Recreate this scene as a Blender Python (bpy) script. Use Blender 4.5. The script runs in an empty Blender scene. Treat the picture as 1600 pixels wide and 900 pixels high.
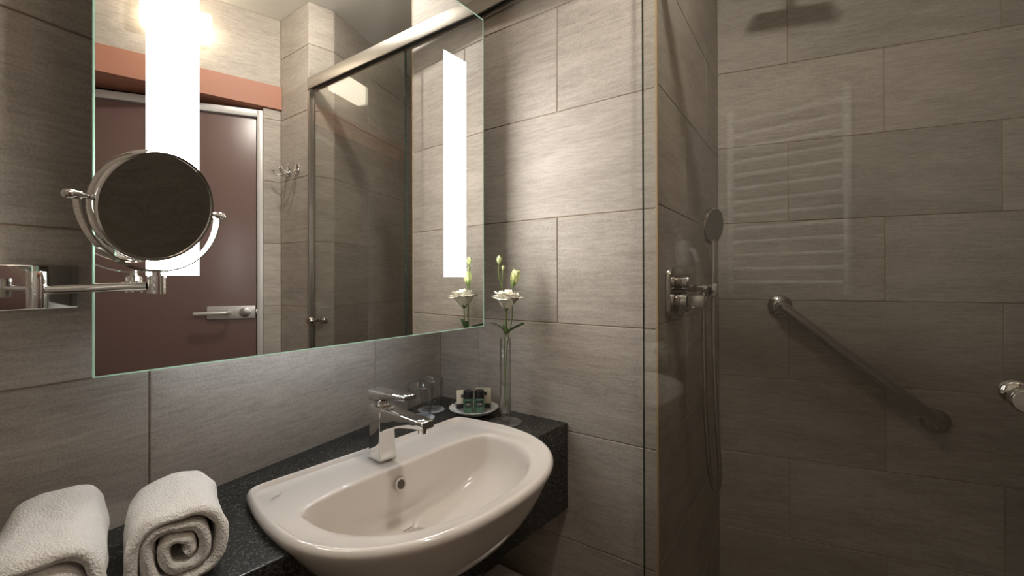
import bpy, bmesh, math, random
from mathutils import Vector, Matrix, noise
random.seed(7)
SC = bpy.context.scene
COL = SC.collection

# ------------------------------------------------------------------ camera
cd = bpy.data.cameras.new('camera'); cam = bpy.data.objects.new('camera', cd); COL.objects.link(cam)
cd.sensor_fit = 'HORIZONTAL'; cd.sensor_width = 36.0
cd.lens = 675.02 * 36 / 1600
cd.shift_y = -(450 - 434.02) / 1600
cd.clip_start = 0.01
yaw, pitch, roll = math.radians(54.953), math.radians(0.188), math.radians(-0.143)
fw = Vector((math.sin(yaw)*math.cos(pitch), math.cos(yaw)*math.cos(pitch), math.sin(pitch)))
rt = Vector((math.cos(yaw), -math.sin(yaw), 0)); up = rt.cross(fw)
r2 = rt*math.cos(roll) + up*math.sin(roll); u2 = -rt*math.sin(roll) + up*math.cos(roll)
m = Matrix((r2, u2, -fw)).transposed().to_4x4(); m.translation = (-1.0782, -1.0585, 1.2686)
cam.matrix_world = m
SC.camera = cam

# ------------------------------------------------------------------ world, exposure
w = bpy.data.worlds.new('world'); SC.world = w; w.use_nodes = True
w.node_tree.nodes['Background'].inputs[0].default_value = (0.5, 0.45, 0.4, 1)
w.node_tree.nodes['Background'].inputs[1].default_value = 0.0
SC.view_settings.view_transform = 'Standard'; SC.view_settings.look = 'None'
SC.view_settings.exposure = 0.0; SC.view_settings.gamma = 1.0
SC.view_settings.use_curve_mapping = False

STRIP = 21.0      # luminous strips in the mirror
LAMP = 7.5       # glass lamp above the door
LED = 95.0        # small diodes under the mirror
SPOT = 390.0       # round lamp in the ceiling

# ------------------------------------------------------------------ helpers
def lin(r, g, b):
    f = lambda c: (c/255/12.92) if c/255 <= 0.04045 else ((c/255+0.055)/1.055)**2.4
    return (f(r), f(g), f(b), 1)

def mat(name, col=(0.8, 0.8, 0.8, 1), rough=0.5, metal=0.0, emis=0.0, ecol=None, coat=0.0, spec=0.5, sss=0.0):
    M = bpy.data.materials.new(name); M.use_nodes = True
    b = M.node_tree.nodes['Principled BSDF']
    b.inputs['Base Color'].default_value = col
    b.inputs['Roughness'].default_value = rough
    b.inputs['Metallic'].default_value = metal
    b.inputs['Specular IOR Level'].default_value = spec
    b.inputs['Coat Weight'].default_value = coat
    if emis:
        b.inputs['Emission Color'].default_value = ecol or col
        b.inputs['Emission Strength'].default_value = emis
    if sss:
        b.inputs['Subsurface Weight'].default_value = sss
        b.inputs['Subsurface Radius'].default_value = (.01, .01, .008)
    return M

class NT:
    def __init__(s, M): s.t = M.node_tree; s.b = s.t.nodes.get('Principled BSDF')
    def n(s, typ, **kw):
        nd = s.t.nodes.new(typ)
        for k, v in kw.items(): setattr(nd, k, v)
        return nd
    def l(s, a, b): s.t.links.new(a, b)

def tile_mat(name, c_light, c_dark, streak=1.0, rough=0.55):
    M = mat(name, c_light, rough); N = NT(M)
    tc = N.n('ShaderNodeTexCoord'); oi = N.n('ShaderNodeObjectInfo')
    sc = N.n('ShaderNodeVectorMath', operation='SCALE'); sc.inputs['Scale'].default_value = 13.7
    cb = N.n('ShaderNodeCombineXYZ')
    for i in range(3): N.l(oi.outputs['Random'], cb.inputs[i])
    N.l(cb.outputs[0], sc.inputs[0])
    ad = N.n('ShaderNodeVectorMath', operation='ADD'); N.l(tc.outputs['Object'], ad.inputs[0]); N.l(sc.outputs[0], ad.inputs[1])
    mp = N.n('ShaderNodeMapping'); mp.inputs['Scale'].default_value = (17, 17, 150); N.l(ad.outputs[0], mp.inputs[0])
    n1 = N.n('ShaderNodeTexNoise'); n1.inputs['Scale'].default_value = 1.0; n1.inputs['Detail'].default_value = 7; n1.inputs['Roughness'].default_value = .65; n1.inputs['Distortion'].default_value = .35
    N.l(mp.outputs[0], n1.inputs['Vector'])
    mp2 = N.n('ShaderNodeMapping'); mp2.inputs['Scale'].default_value = (3.0, 3, 14); N.l(ad.outputs[0], mp2.inputs[0])
    n2 = N.n('ShaderNodeTexNoise'); n2.inputs['Scale'].default_value = 1.0; n2.inputs['Detail'].default_value = 4; n2.inputs['Distortion'].default_value = .6
    N.l(mp2.outputs[0], n2.inputs['Vector'])
    n3 = N.n('ShaderNodeTexNoise'); n3.inputs['Scale'].default_value = 330; n3.inputs['Detail'].default_value = 3
    N.l(ad.outputs[0], n3.inputs['Vector'])
    r1 = N.n('ShaderNodeMapRange'); r1.inputs[1].default_value = .36; r1.inputs[2].default_value = .68; N.l(n1.outputs[0], r1.inputs[0])
    r2_ = N.n('ShaderNodeMapRange'); r2_.inputs[1].default_value = .32; r2_.inputs[2].default_value = .72; N.l(n2.outputs[0], r2_.inputs[0])
    ml = N.n('ShaderNodeMath', operation='MULTIPLY'); N.l(r1.outputs[0], ml.inputs[0]); ml.inputs[1].default_value = .5*streak
    m2 = N.n('ShaderNodeMath', operation='MULTIPLY_ADD'); N.l(r2_.outputs[0], m2.inputs[0]); m2.inputs[1].default_value = .38; N.l(ml.outputs[0], m2.inputs[2])
    r3 = N.n('ShaderNodeMapRange'); r3.inputs[1].default_value = .35; r3.inputs[2].default_value = .7; r3.inputs[3].default_value = -.2; r3.inputs[4].default_value = .22; N.l(n3.outputs[0], r3.inputs[0])
    m3 = N.n('ShaderNodeMath', operation='ADD', use_clamp=True); N.l(m2.outputs[0], m3.inputs[0]); N.l(r3.outputs[0], m3.inputs[1])
    mx = N.n('ShaderNodeMix', data_type='RGBA'); N.l(m3.outputs[0], mx.inputs[0]); mx.inputs[6].default_value = c_light; mx.inputs[7].default_value = c_dark
    # small tone shift from tile to tile
    hs = N.n('ShaderNodeHueSaturation'); rr = N.n('ShaderNodeMapRange'); rr.inputs[3].default_value = .90; rr.inputs[4].default_value = 1.09
    N.l(oi.outputs['Random'], rr.inputs[0]); N.l(rr.outputs[0], hs.inputs['Value']); N.l(mx.outputs[2], hs.inputs['Color'])
    N.l(hs.outputs[0], N.b.inputs['Base Color'])
    bm_ = N.n('ShaderNodeBump'); bm_.inputs['Strength'].default_value = .35; bm_.inputs['Distance'].default_value = .0015
    a2 = N.n('ShaderNodeMath', operation='ADD'); N.l(n1.outputs[0], a2.inputs[0]); N.l(n3.outputs[0], a2.inputs[1])
    N.l(a2.outputs[0], bm_.inputs['Height']); N.l(bm_.outputs[0], N.b.inputs['Normal'])
    return M

def glass_mat(name, tint=(1, 1, 1, 1), refl=1.0, power=5.0, f0=0.05):
    M = bpy.data.materials.new(name); M.use_nodes = True; t = M.node_tree; t.nodes.clear()
    N = NT(M)
    o = N.n('ShaderNodeOutputMaterial'); tr = N.n('ShaderNodeBsdfTransparent'); tr.inputs[0].default_value = tint
    gl = N.n('ShaderNodeBsdfGlossy'); gl.inputs['Roughness'].default_value = 0.0
    lw = N.n('ShaderNodeLayerWeight'); lw.inputs[0].default_value = .5
    p = N.n('ShaderNodeMath', operation='POWER'); N.l(lw.outputs['Facing'], p.inputs[0]); p.inputs[1].default_value = power
    ma = N.n('ShaderNodeMath', operation='MULTIPLY_ADD', use_clamp=True); N.l(p.outputs[0], ma.inputs[0]); ma.inputs[1].default_value = (1-f0)*refl; ma.inputs[2].default_value = f0*refl
    mx = N.n('ShaderNodeMixShader'); N.l(ma.outputs[0], mx.inputs[0]); N.l(tr.outputs[0], mx.inputs[1]); N.l(gl.outputs[0], mx.inputs[2])
    N.l(mx.outputs[0], o.inputs[0])
    return M

def noise_bump(M, scale, strength, dist=.002, detail=3):
    N = NT(M); tc = N.n('ShaderNodeTexCoord'); nz = N.n('ShaderNodeTexNoise')
    nz.inputs['Scale'].default_value = scale; nz.inputs['Detail'].default_value = detail
    N.l(tc.outputs['Object'], nz.inputs['Vector'])
    b = N.n('ShaderNodeBump'); b.inputs['Strength'].default_value = strength; b.inputs['Distance'].default_value = dist
    N.l(nz.outputs[0], b.inputs['Height']); N.l(b.outputs[0], N.b.inputs['Normal'])
    return M

MT = {}
MT['tile'] = tile_mat('stone_tile', lin(184, 175, 164), lin(139, 130, 119))
MT['grout'] = mat('grout', lin(160, 136, 114), .9)
MT['paint'] = noise_bump(mat('ceiling_paint', lin(226, 222, 214), .85), 60, .1)
MT['chrome'] = mat('chrome', (.82, .81, .79, 1), .06, 1.0)
MT['shade_chrome'] = mat('shaded_shower_chrome', (.58, .56, .54, 1), .10, 1.0)  # chrome with the dim shower surroundings darkened into its colour
MT['steel'] = mat('brushed_steel', (.62, .60, .57, 1), .28, 1.0)
MT['rail'] = noise_bump(mat('rail_aluminium', (.46, .43, .39, 1), .40, 1.0), 40, .04)
MT['frame'] = mat('silver_frame', lin(205, 202, 198), .4, .3)
MT['satin'] = mat('satin_nickel', lin(214, 211, 206), .35, .55)
MT['vaseglass'] = glass_mat('vase_glass', (.955, .96, .955, 1), 1.0, 1.9, .07)
MT['dark'] = mat('dark_seal', (.012, .011, .010, 1), .5)
MT['mirror'] = mat('silvered_glass', (.90, .90, .88, 1), .0, 1.0)
MT['cream'] = mat('ivory_ceramic', lin(216, 208, 199), .06, coat=.5)
MT['white_cer'] = mat('white_porcelain', lin(236, 234, 230), .12, coat=.3)
MT['salmon'] = noise_bump(mat('terracotta_paint', lin(172, 118, 95), .55), 50, .06)
MT['door'] = noise_bump(mat('maroon_glass', lin(114, 91, 85), .30), 3, .01)
MT['black'] = mat('black_plastic', (.012, .012, .012, 1), .35)
MT['housing'] = mat('grey_housing', (.35, .35, .34, 1), .5)
MT['edge'] = mat('green_edge_glow', lin(175, 218, 195), .15, emis=.2, ecol=lin(195, 232, 212))  # weak emission stands in for strip light carried through the glass
MT['strip'] = mat('strip_light', (1, 1, 1, 1), .4, emis=STRIP, ecol=(1.0, .98, .955, 1))
MT['lamp'] = mat('opal_lamp', (1, 1, 1, 1), .3, emis=LAMP, ecol=(1.0, .88, .68, 1))
MT['led'] = mat('led', (1, 1, 1, 1), .4, emis=LED, ecol=(.82, .90, 1.0, 1))
MT['spot'] = mat('ceiling_lamp', (1, 1, 1, 1), .4, emis=SPOT, ecol=(1.0, .94, .86, 1))
MT['showerglass'] = glass_mat('shower_glass', (.965, .965, .95, 1), 1.0, 5, .052)
MT['glass'] = glass_mat('clear_glass', (.982, .985, .983, 1), 1.0, 2.6, .06)
MT['water'] = mat('water', (.97, .99, .97, 1), 0.0); MT['water'].node_tree.nodes['Principled BSDF'].inputs['Transmission Weight'].default_value = 1.0; MT['water'].node_tree.nodes['Principled BSDF'].inputs['IOR'].default_value = 1.2
MT['glassedge'] = mat('glass_edge_dark', lin(38, 52, 46), .1)
MT['petal'] = mat('petal', lin(242, 238, 222), .5, sss=.15)
MT['bud'] = mat('bud', lin(214, 220, 158), .5, sss=.15)
MT['stem'] = mat('stem_green', lin(104, 128, 62), .45)
MT['leaf'] = noise_bump(mat('leaf_green', lin(72, 104, 52), .45), 90, .2)
MT['bottle'] = mat('green_gel', lin(72, 106, 84), .12, coat=.3, sss=.2)
MT['card'] = mat('cream_card', lin(226, 216, 192), .6)
MT['paper'] = mat('paper_lace', lin(214, 218, 228), .8)
MT['print'] = mat('pale_print', lin(150, 150, 140), .6)
MT['white'] = mat('white_plastic', lin(232, 230, 226), .3)
MT['floor'] = tile_mat('floor_tile', lin(120, 108, 94), lin(92, 82, 70))

# granite
M = mat('black_granite', lin(44, 44, 42), .22, spec=.5); N = NT(M)
tc = N.n('ShaderNodeTexCoord'); v1 = N.n('ShaderNodeTexNoise'); v1.inputs['Scale'].default_value = 230; v1.inputs['Detail'].default_value = 5; v1.inputs['Roughness'].default_value = .75
N.l(tc.outputs['Object'], v1.inputs['Vector'])
cr = N.n('ShaderNodeValToRGB'); e = cr.color_ramp.elements; e[0].position = .38; e[0].color = lin(20, 20, 19); e[1].position = .74; e[1].color = lin(128, 126, 118)
e2 = e.new(.56); e2.color = lin(50, 50, 47)
N.l(v1.outputs[0], cr.inputs[0]); N.l(cr.outputs[0], N.b.inputs['Base Color'])
b_ = N.n('ShaderNodeBump'); b_.inputs['Strength'].default_value = .12; b_.inputs['Distance'].default_value = .001; N.l(v1.outputs[0], b_.inputs['Height']); N.l(b_.outputs[0], N.b.inputs['Normal'])
MT['granite'] = M
# terry cloth
M = mat('terry_cloth', lin(240, 236, 230), .95, spec=.1); N = NT(M)
tc = N.n('ShaderNodeTexCoord'); v1 = N.n('ShaderNodeTexVoronoi'); v1.inputs['Scale'].default_value = 420; N.l(tc.outputs['Object'], v1.inputs['Vector'])
n1 = N.n('ShaderNodeTexNoise'); n1.inputs['Scale'].default_value = 120; n1.inputs['Detail'].default_value = 4; N.l(tc.outputs['Object'], n1.inputs['Vector'])
ad = N.n('ShaderNodeMath', operation='ADD'); N.l(v1.outputs['Distance'], ad.inputs[0]); N.l(n1.outputs[0], ad.inputs[1])
b_ = N.n('ShaderNodeBump'); b_.inputs['Strength'].default_value = .7; b_.inputs['Distance'].default_value = .002; N.l(ad.outputs[0], b_.inputs['Height']); N.l(b_.outputs[0], N.b.inputs['Normal'])
N.b.inputs['Sheen Weight'].default_value = .3
MT['terry'] = M

PM = {}     # world matrix of roots
def link(o, parent=None):
    COL.objects.link(o)
    if parent: o.parent = parent
    return o
def tag(o, label, cat, group=None):
    o['label'] = label; o['category'] = cat
    if group: o['group'] = group
    return o
def thing(name, label, cat, loc=(0, 0, 0), rz=0.0, group=None):
    o = bpy.data.objects.new(name, None); link(o); o.empty_display_size = .05
    o.location = loc; o.rotation_euler = (0, 0, rz)
    PM[o.name] = Matrix.Translation(loc) @ Matrix.Rotation(rz, 4, 'Z')
    return tag(o, label, cat, group)
def obj(name, bm, material, parent=None, local=True, smooth=None, label=None, recalc=True):
    """bm -> mesh object. local=False: the vertices are in world space."""
    if recalc: bmesh.ops.recalc_face_normals(bm, faces=bm.faces)
    if parent is not None and not local and parent.name in PM:
        bmesh.ops.transform(bm, matrix=PM[parent.name].inverted(), verts=bm.verts)
    me = bpy.data.meshes.new(name); bm.to_mesh(me); bm.free()
    if smooth is not None:
        me.shade_smooth(); me.set_sharp_from_angle(angle=math.radians(smooth))
    me.materials.append(MT[material] if isinstance(material, str) else material)
    o = bpy.data.objects.new(name, me); link(o, parent)
    if parent is not None: PM[o.name] = PM.get(parent.name, Matrix())
    if label: o['label'] = label
    return o
def struct(name, bm, material, parent=None, smooth=None):
    o = obj(name, bm, material, parent, smooth=smooth)
    o['kind'] = 'structure'
    return o
BM = bmesh.new
def box(bm, x0, x1, y0, y1, z0, z1, bev=0.0, seg=2, mtx=None):
    r = bmesh.ops.create_cube(bm, size=1.0); vs = r['verts']
    for v in vs:
        v.co = Vector((x0+(v.co.x+.5)*(x1-x0), y0+(v.co.y+.5)*(y1-y0), z0+(v.co.z+.5)*(z1-z0)))
    if bev:
        ed = list({e for v in vs for e in v.link_edges})
        r = bmesh.ops.bevel(bm, geom=ed, offset=bev, segments=seg, profile=.5, affect='EDGES')
        vs = list({v for f in r['faces'] for v in f.verts} | {v for v in vs if v.is_valid})
    if mtx: bmesh.ops.transform(bm, matrix=mtx, verts=vs)
    return vs
def prism(bm, pts, z0, z1):
    a = [bm.verts.new((p[0], p[1], z0)) for p in pts]; b = [bm.verts.new((p[0], p[1], z1)) for p in pts]
    n = len(pts)
    bm.faces.new(a[::-1]); bm.faces.new(b)
    for i in range(n): bm.faces.new((a[i], a[(i+1) % n], b[(i+1) % n], b[i]))
def rings(bm, R, cap0=True, cap1=True, closed=True):
    """R: list of rings (lists of Vectors)."""
    V = [[bm.verts.new(p) for p in r] for r in R]
    n = len(R[0])
    for a, b in zip(V, V[1:]):
        for i in range(n if closed else n-1):
            j = (i+1) % n
            bm.faces.new((a[i], a[j], b[j], b[i]))
    if cap0: bm.faces.new(V[0][::-1])
    if cap1: bm.faces.new(V[-1])
    return V
def lathe(bm, prof, seg=32, mtx=None, cap0=True, cap1=True):
    R = []
    for r, z in prof:
        R.append([Vector((r*math.cos(2*math.pi*i/seg), r*math.sin(2*math.pi*i/seg), z)) for i in range(seg)])
    if mtx: R = [[mtx @ p for p in r] for r in R]
    rings(bm, R, cap0, cap1)
def frame_to(p, d):
    """matrix with z along d at p"""
    q = Vector(d).normalized().to_track_quat('Z', 'Y')
    return Matrix.Translation(p) @ q.to_matrix().to_4x4()
def tube(bm, pts, rad, seg=12, caps=True, flat=None):
    pts = [Vector(p) for p in pts]; n = len(pts)
    if not isinstance(rad, (list, tuple)): rad = [rad]*n
    up_ = None; R = []
    for i in range(n):
        t = (pts[min(i+1, n-1)]-pts[max(i-1, 0)]).normalized()
        if up_ is None:
            up_ = Vector((0, 0, 1)) if abs(t.z) < .9 else Vector((1, 0, 0))
        s = t.cross(up_).normalized(); up_ = s.cross(t).normalized()
        R.append([pts[i] + (s*math.cos(2*math.pi*k/seg)+up_*math.sin(2*math.pi*k/seg))*rad[i] for k in range(seg)])
    rings(bm, R, caps, caps)
def spline(P, n=8):
    P = [Vector(p) for p in P]; out = []
    for i in range(len(P)-1):
        p0 = P[max(i-1, 0)]; p1 = P[i]; p2 = P[i+1]; p3 = P[min(i+2, len(P)-1)]
        for k in range(n):
            t = k/n
            out.append(.5*((2*p1)+(p2-p0)*t+(2*p0-5*p1+4*p2-p3)*t*t+(-p0+3*p1-3*p2+p3)*t**3))
    out.append(P[-1]); return out
def cyl(bm, p, d, r, L, seg=24, bev=0.0):
    m_ = frame_to(p, d)
    if bev: prof = [(max(r-bev, 1e-4), 0), (r-bev*.3, bev*.3), (r, bev), (r, L-bev), (r-bev*.3, L-bev*.3), (r-bev, L)]
    else: prof = [(r, 0), (r, L)]
    lathe(bm, prof, seg, m_)
def sphere(bm, c, r, sx=1, sy=1, sz=1, seg=20):
    v = bmesh.ops.create_uvsphere(bm, u_segments=seg, v_segments=seg//2, radius=r)['verts']
    for q in v: q.co = Vector((q.co.x*sx, q.co.y*sy, q.co.z*sz)) + Vector(c)
    return v

# ------------------------------------------------------------------ geometry of the room (metres)
CEIL = 2.536
WTH, MTH, CTH, DTH, BTH, STH = .1456, -.0406, -.0857, .2158, .2191, -.066
WD = Vector((math.cos(WTH), math.sin(WTH), 0)); WN = Vector((math.sin(WTH), -math.cos(WTH), 0))      # basin wall: direction, normal into the room
DD = Vector((math.cos(DTH), math.sin(DTH), 0)); DN = Vector((-math.sin(DTH), math.cos(DTH), 0))
SE = .7406                                   # length of the side wall up to the shower
CT, CB = .8677, .6307                        # counter top and bottom
XL = -1.33                                   # left wall
S_ROWS = [0, .2437, .5437, .8437, 1.1437, 1.4437, 1.7437, 2.0437, 2.3437, CEIL]
yW = lambda x: x*math.tan(WTH)
yD = lambda x: -1.6083 + x*math.tan(DTH)
TILE_CACHE = {}
def tile_mesh(wd_, hg, material):
    k = (round(wd_, 4), round(hg, 4), material)
    if k in TILE_CACHE: return TILE_CACHE[k]
    a, b, c = wd_/2, hg/2, .0012; d = .008
    vs = [(-a, d, -b), (a, d, -b), (a, d, b), (-a, d, b), (-a, c, -b), (a, c, -b), (a, c, b), (-a, c, b),
          (-a+c, 0, -b+c), (a-c, 0, -b+c), (a-c, 0, b-c), (-a+c, 0, b-c)]
    fs = [(8, 9, 10, 11)] + [(i, (i+1) % 4, 4+(i+1) % 4, 4+i) for i in range(4)] + [(4+i, 4+(i+1) % 4, 8+(i+1) % 4, 8+i) for i in range(4)] + [(3, 2, 1, 0)]
    me = bpy.data.meshes.new('tile'); me.from_pydata(vs, [], fs); me.update()
    me.materials.append(MT[material]); TILE_CACHE[k] = me
    return me
def tiled_wall(name, P0, P1, rows, joints, material='tile', thick=.08, gap=.0022, in0=0.0, in1=0.0):
    """wall from P0 to P1 whose front is on the right-hand side when walking P0 -> P1; joints(row) -> cut positions."""
    P0 = Vector((P0[0], P0[1], 0)); P1 = Vector((P1[0], P1[1], 0)); L = (P1-P0).length; d = (P1-P0)/L
    n = Vector((d.y, -d.x, 0))                 # into the room
    bm = BM(); q = [P0-n*.0025+d*in0, P1-n*.0025-d*in1, P1-n*thick-d*in1, P0-n*thick+d*in0]
    prism(bm, [(v.x, v.y) for v in q], rows[0], rows[-1])
    wall = struct(name, bm, 'grout')
    for i, (z0, z1) in enumerate(zip(rows, rows[1:])):
        cuts = [0.0] + [j for j in sorted(joints(i)) if .015 < j < L-.015] + [L]
        for a, b in zip(cuts, cuts[1:]):
            me = tile_mesh(b-a-gap, z1-z0-gap, material)
            t = bpy.data.objects.new('tile', me); link(t, wall)
            c = P0 + d*((a+b)/2)
            mm = Matrix((d, -n, Vector((0, 0, 1)))).transposed().to_4x4(); mm.translation = Vector((c.x, c.y, (z0+z1)/2))
            t.matrix_local = mm
    return wall

PI_OUT, PI_IN = Vector((-.0905, -1.378)), Vector((.021, -1.363))     # pillar corners
PI_D = Vector((-.108, yD(-.108)))
BK0 = Vector((.813, -SE)); BKD = Vector((math.sin(BTH), -math.cos(BTH)))
BK1 = Vector((1.046, -1.789))
# basin wall: right hand when walking towards +x is -y
P0 = Vector((XL, yW(XL))); LW = (Vector((0, 0))-P0).length
W_ROWS = [0, .2155, .5155, .8155, 1.1155, 1.346, 1.646, 1.946, 2.246, CEIL]
wj = lambda i: [LW-.303-.3*(i % 2 == 0)*1.0, LW-.828-.3*(i % 2 == 0), LW-.003 if False else LW+1] if i != 3 else [LW-.306, LW-.837]
tiled_wall('wall_back', P0, (.003, yW(.003)), W_ROWS, wj, in1=-.03)
tiled_wall('wall_right', (0, 0), (0, -SE), S_ROWS, lambda i: [.1699] if i % 2 == 1 else [.4597], in1=.012)
R_ROWS = [0, .255, .555, .855, 1.155, 1.455, 1.755, 2.055, 2.355, CEIL]
tiled_wall('wall_shower_side', (0, -SE), (BK0.x, BK0.y), R_ROWS, lambda i: [.3] if i % 2 == 1 else [.6], in0=.012)
B_ROWS = [0, .286, .586, .886, 1.186, 1.486, 1.786, 2.086, 2.386, CEIL]
tiled_wall('wall_shower_rear', (BK0.x, BK0.y), (BK1.x, BK1.y), B_ROWS, lambda i: [.2416, .8416] if i % 2 == 1 else [.5335])
tiled_wall('wall_shower_far', (BK1.x, BK1.y), (PI_IN.x, PI_IN.y), S_ROWS, lambda i: [.25, .85] if i % 2 else [.55])
tiled_wall('wall_pillar_side', (PI_IN.x, PI_IN.y), (PI_OUT.x, PI_OUT.y), S_ROWS, lambda i: [], thick=.02, in1=.004)
tiled_wall('wall_pillar', (PI_OUT.x, PI_OUT.y), (PI_D.x, PI_D.y), S_ROWS, lambda i: [], thick=.02, in0=.004)
# door wall: upper part, the strip beside the frame and the part left of the door
DP = Vector((-.1832, -1.6481)); DDIR = Vector((-.8885, -.4588)).normalized()          # plane of the door, set back towards the left
DW_ = .90
DE = DP + DDIR*DW_
tiled_wall('wall_front', (PI_D.x, PI_D.y), (XL, yD(XL)), [2.2055, CEIL], lambda i: [], thick=.05)
tiled_wall('wall_front_strip', (PI_D.x, PI_D.y), (DP.x, DP.y), S_ROWS[:7]+[2.0437, 2.094], lambda i: [], thick=.03)
tiled_wall('wall_front_end', (DE.x, DE.y), (XL-.02, DE.y-.0), S_ROWS[:7]+[2.0437, 2.094], lambda i: [.3], thick=.05)
tiled_wall('wall_left', (XL, DE.y-.05), (XL, yW(XL)), S_ROWS, lambda i: [.25, .85, 1.45] if i % 2 else [.55, 1.15, 1.75])
bm = BM(); prism(bm, [(XL-.08, .08), (1.2, .08), (1.2, -2.4), (XL-.08, -2.4)], -.06, 0); struct('floor', bm, 'floor')
bm = BM(); prism(bm, [(XL-.08, .08), (1.2, .08), (1.2, -2.4), (XL-.08, -2.4)], CEIL, CEIL+.06); struct('ceiling', bm, 'paint')
# edge strip on the corner of the side wall
bm = BM(); box(bm, -.0012, .006, -SE-.0012, -SE+.004, 0, CEIL-.002, .0006, 1); struct('trim_1', bm, mat('edge_strip', lin(176, 152, 118), .45))

# header above the door
bm = BM()
hx0, hx1 = -.109, XL+.002
prism(bm, [(hx0, yD(hx0)+.012), (hx1, yD(hx1)+.012), (hx1, -2.12), (DE.x, DE.y-.02), (hx0, yD(hx0)-.06)], 2.096, 2.2055)
o = obj('door_header', bm, 'salmon'); o['kind'] = 'structure'; o.name = 'trim_2'

# ------------------------------------------------------------------ door
rzd = math.atan2(DDIR.y, DDIR.x)               # local x runs away from the pillar, local -y ... into the room is +n
dn = Vector((DDIR.y, -DDIR.x)); dn = -dn if dn.y < 0 else dn
door = bpy.data.objects.new('door_1', None); link(door); door['kind'] = 'structure'; door.empty_display_size = .05
door.location = (DP.x, DP.y, 0); door.rotation_euler = (0, 0, rzd); PM[door.name] = Matrix.Translation((DP.x, DP.y, 0)) @ Matrix.Rotation(rzd, 4, 'Z')
door['label'] = 'dark maroon glass door in a silver frame under the terracotta header'
sy = -1 if (Matrix.Rotation(rzd, 2) @ Vector((0, -1))).dot(dn) > 0 else 1      # local y sign of the room side
bm = BM(); box(bm, .0, .022, -.02*1, .035, 0, 2.071, .002); obj('frame_jamb', bm, 'frame', door, smooth=40)
bm = BM(); box(bm, DW_-.03, DW_, -.02, .035, 0, 2.071, .002); obj('frame_jamb', bm, 'frame', door, smooth=40)
bm = BM(); box(bm, .0225, DW_-.0305, -.02, .035, 2.038, 2.071, .002); obj('frame_head', bm, 'frame', door, smooth=40)
bm = BM(); box(bm, .027, DW_-.034, -.006, .006, .01, 2.036, .0015); leaf = obj('door_leaf', bm, 'door', door, smooth=40)
bm = BM(); box(bm, .0228, DW_-.031, .0065, .012, .0, 2.0425); obj('door_seal', bm, 'dark', door)
ys = lambda a: sy*a
def dbox(bm, x0, x1, a, b, z0, z1, bev=.001, seg=2): box(bm, x0, x1, min(ys(a), ys(b)), max(ys(a), ys(b)), z0, z1, bev, seg)
bm = BM(); dbox(bm, .030, .222, .0062, .017, 1.088, 1.148, .004); pl = obj('lock_plate', bm, 'satin', leaf, smooth=40)
bm = BM(); cyl(bm, (.135, ys(.016), 1.118), (0, sy, 0), .016, .006); tube(bm, spline([(.135, ys(.02), 1.118), (.135, ys(.045), 1.118), (.155, ys(.056), 1.118), (.20, ys(.058), 1.118), (.262, ys(.056), 1.117)], 6), .0085, 14); obj('lever_handle', bm, 'satin', leaf, smooth=50)
bm = BM(); cyl(bm, (.072, ys(.017), 1.118), (0, sy, 0), .023, .005, bev=.001); dbox(bm, .0685, .0755, .021, .031, 1.099, 1.137, .002); obj('thumb_turn', bm, 'steel', leaf, smooth=40)
bm = BM(); dbox(bm, .0225, .031, .0065, .022, 1.105, 1.131, .001); obj('strike_plate', bm, 'steel', leaf, smooth=40)
bm = BM(); dbox(bm, .63, .78, .0062, .02, 1.79, 1.832, .003); obj('hinge', bm, 'satin', leaf, smooth=40)
bm = BM(); dbox(bm, .63, .78, .0062, .02, .3, .342, .003); obj('hinge', bm, 'satin', leaf, smooth=40)

# ------------------------------------------------------------------ wall lamp above the door
lx = -.50; lr = thing('wall_lamp', 'glowing white glass box lamp on the wall above the door', 'lamp', (lx, yD(lx), 2.31), DTH)
bm = BM(); box(bm, -.085, .085, .001, .014, .015, .095, .003); obj('back_plate', bm, 'steel', lr, smooth=40)
bm = BM(); box(bm, -.12, .12, .0145, .085, 0, .11, .012, 4); obj('glass_shade', bm, 'lamp', lr, smooth=50)

# round ceiling lamp
cl = thing('ceiling_lamp', 'small round lamp on the ceiling beside the shower', 'lamp', (-.36, -.98, CEIL), 0)
bm = BM(); lathe(bm, [(.045, -.001), (.058, -.001), (.062, -.006), (.058, -.012), (.047, -.012)], 32, cap0=False, cap1=False); obj('lamp_ring', bm, 'steel', cl, smooth=40)
bm = BM(); lathe(bm, [(.046, -.003), (.0455, -.014), (.041, -.030), (.031, -.042), (.016, -.049), (.001, -.051)], 32); obj('lamp_diffuser', bm, 'spot', cl, smooth=60)

# ------------------------------------------------------------------ shower screen: rail and sliding glass
GA, GB = Vector((-.046, -.7215)), Vector((-.086, -1.372))
gd = (GB-GA).normalized(); gr = math.atan2(gd.y, gd.x)
def grow(s): return GA + gd*s
gn = Vector((gd.y, -gd.x)); gn = gn if gn.x < 0 else -gn        # room side
rail = thing('shower_rail', 'broad satin metal rail carrying the sliding shower door', 'rail', (GA.x, GA.y, 2.1), 0)
r0 = GA + gd*(-.715); r1 = GA + gd*((GB-GA).length)
def rail_piece(name, o0, o1, za0, za1, zb0, zb1, material, s0=r0, s1=r1):
    bm = BM(); V = []
    for p, z0, z1 in ((s0, za0, za1), (s1, zb0, zb1)):
        q = [p+gn*o0, p+gn*o1]
        V.append([Vector((q[0].x, q[0].y, z0)), Vector((q[1].x, q[1].y, z0)), Vector((q[1].x, q[1].y, z1)), Vector((q[0].x, q[0].y, z1))])
    rings(bm, V)
    bmesh.ops.bevel(bm, geom=[e for e in bm.edges], offset=.0015, segments=2, profile=.5, affect='EDGES')
    return obj(name, bm, material, rail, local=False, smooth=40)
rail_piece('rail_cover', .010, .016, 2.100, 2.152, 2.128, 2.180, 'rail')
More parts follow.
